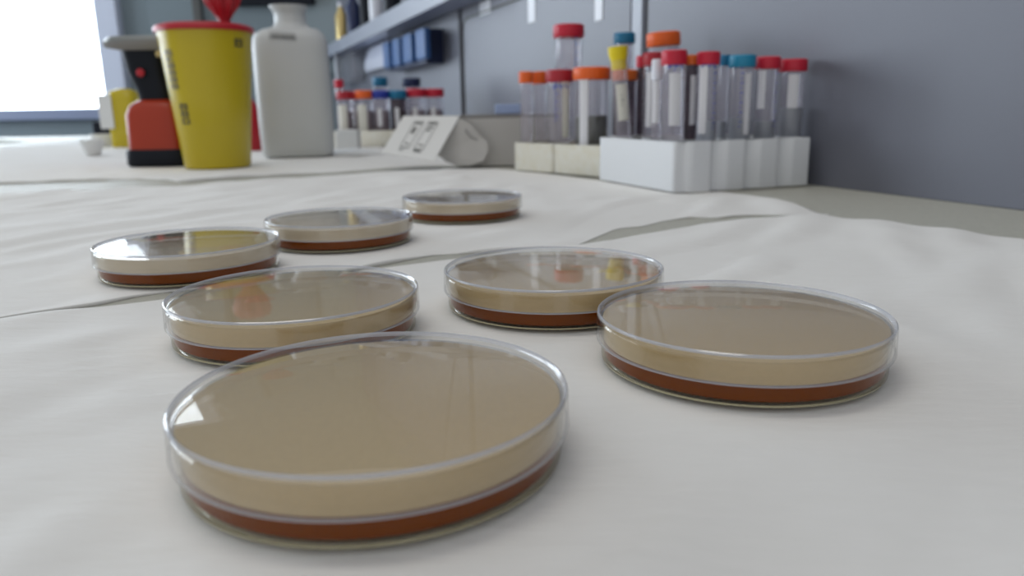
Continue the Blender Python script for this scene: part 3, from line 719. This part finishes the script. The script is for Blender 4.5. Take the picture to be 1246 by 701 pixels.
# ---------------------------------------------------------------- shelf on the wall with its goods
OFF = 80.0
s0, z_s = onwall(549, 2, OFF); s1, z_s1 = onwall(385, 72, OFF); zsh = (z_s + z_s1) / 2
sh = bpy.data.objects.new('wall_shelf', None); C.objects.link(sh); wall_frame(sh)
tag(sh, 'lilac grey shelf running along the wall above the blue rack', 'shelf')
link('shelf_board', box_bm(s0, 4600, -OFF, -0.5, zsh, zsh + 26, 2), M['shelf'], sh)
link('shelf_lip', box_bm(s0, 4600, -OFF - 4, -OFF, zsh - 6, zsh + 40, 1.5), M['panel_light'], sh)
def wallthing(name, label, cat, grp=None):
    o = bpy.data.objects.new(name, None); C.objects.link(o); wall_frame(o); return tag(o, label, cat, grp)
goods = [(382, 'blue_dark', 'navy bottle on the shelf, farthest left', 30, 150), (398, 'blue_pale', 'pale blue bottle on the shelf', 26, 140), (415, 'brass', 'brown bottle on the shelf between pale and navy ones', 24, 170),
         (430, 'blue_dark', 'navy bottle in the middle of the shelf', 26, 170), (446, 'black', 'black bottle on the shelf beside the white one', 22, 180), (458, 'cap_white', 'bright white bottle on the shelf', 22, 180), (478, 'black', 'black bottle on the shelf nearest the cabinet panel', 26, 190)]
for px, mt_, lb, r, h in goods:
    s, _ = onwall(px, 30, OFF - 40)
    o = wallthing('shelf_bottle', lb, 'bottle', 'bottles on the wall shelf')
    o.matrix_world = Matrix.Translation((WD * s + WN * (OFF - 42)) * S + Vector((0, 0, zsh + 26.3)) * S) @ wall.matrix_world
    link('bottle_body', lathe_bm([(0, 0), (r, 0), (r, h * .7), (r * .45, h * .85), (r * .45, h * .9), (0, h * .9)], 28), M[mt_], o, True, 50)
    link('cap', lathe_bm([(0, h * .9), (r * .5, h * .9), (r * .5, h), (0, h)], 20), M['cap_white'] if mt_ != 'cap_white' else M['cap_royal'], o, True, 50)
# blue dispenser rack on the wall
_, zb1 = onwall(522, 30, 60); s0b, _ = onwall(541, 50, 0); s1b, _ = onwall(466, 45, 60); _, zb0 = onwall(522, 75, 60)
br_ = wallthing('glove_dispenser', 'dark blue wall rack with four lighter blue ribs below the shelf', 'rack')
link('rack_back', box_bm(s0b, s1b, -50, -0.3, zb0, zb1, 3), M['blue_dark'], br_)
for pxa, pxb in ((466, 472), (477, 485), (490, 500), (506, 517)):
    sa, _ = onwall(pxa, 50, 64); sb, _ = onwall(pxb, 50, 64)
    link('blue_holder', box_bm(min(sa, sb), max(sa, sb), -66, -50, zb0 + 8, zb1 - 3, 4), M['blue_box'], br_)
sa, _ = onwall(521, 50, 52); sb, _ = onwall(518, 50, 52)
link('red_mark', box_bm(min(sa, sb), max(sa, sb), -52, -50.0, zb0 + 40, zb1 - 30, 1), M['red'], br_)
# glossy white bag hanging left of it
g0, gz1 = onwall(464, 48, 40); g1, gz0 = onwall(438, 88, 40)
bg = wallthing('plastic_bag', 'glossy white plastic bag hanging on the wall left of the blue rack', 'bag')
link('bag_body', loft_bm([((g1 - g0) / 2, 8, gz0, 3, (g0 + g1) / 2, -18), ((g1 - g0) / 2, 16, gz0 + 20, 3, (g0 + g1) / 2, -18), ((g1 - g0) / 2 * .95, 14, (gz0 + gz1) / 2, 3, (g0 + g1) / 2, -16), ((g1 - g0) / 2 * .8, 5, gz1, 3, (g0 + g1) / 2, -8)], 36), M['bag'], bg, True, 60)

# clear sleeve hanging beside the bag
c0, cz1 = onwall(428, 56, 60); c1, cz0 = onwall(409, 104, 60)
cs = wallthing('clear_sleeve', 'clear plastic sleeve hanging on the wall right of the white bottle', 'sleeve')
link('sleeve_body', box_bm(min(c0, c1), max(c0, c1), -60, -12, cz0, cz1, 4), M['tube'], cs, True)
link('sleeve_spine', box_bm(max(c0, c1) - 60, max(c0, c1) - 20, -64, -60, cz0, cz1, 1), M['cap_white'], cs)

# blue handwriting bands on three of the tubes
for lbl, a0, z0 in (('red capped tube in the front corner of the large rack with white label', -130, 110), ('red capped tube holding bluish liquid, left of the teal caps', -140, 110), ('dark red capped tube with blue writing in the small rack', -125, 98)):
    t = next(o for o in bpy.data.objects if o.get('label') == lbl)
    bd = next(c for c in t.children if c.name.startswith('tube_body')); rr = max(v.co.x for v in bd.data.vertices) / S
    bm = bmesh.new()
    for k in range(7):
        patch_bm(lambda z: rr, a0 + k * 11, a0 + k * 11 + 7, z0 + (k % 3) * 1.3, z0 + 3.5 + (k % 2) * 2.2, 0.35, 2, bm)
    o = link('writing', bm, M['ink_blue'], t); o['kind'] = 'stuff'; o['label'] = 'blue handwriting'
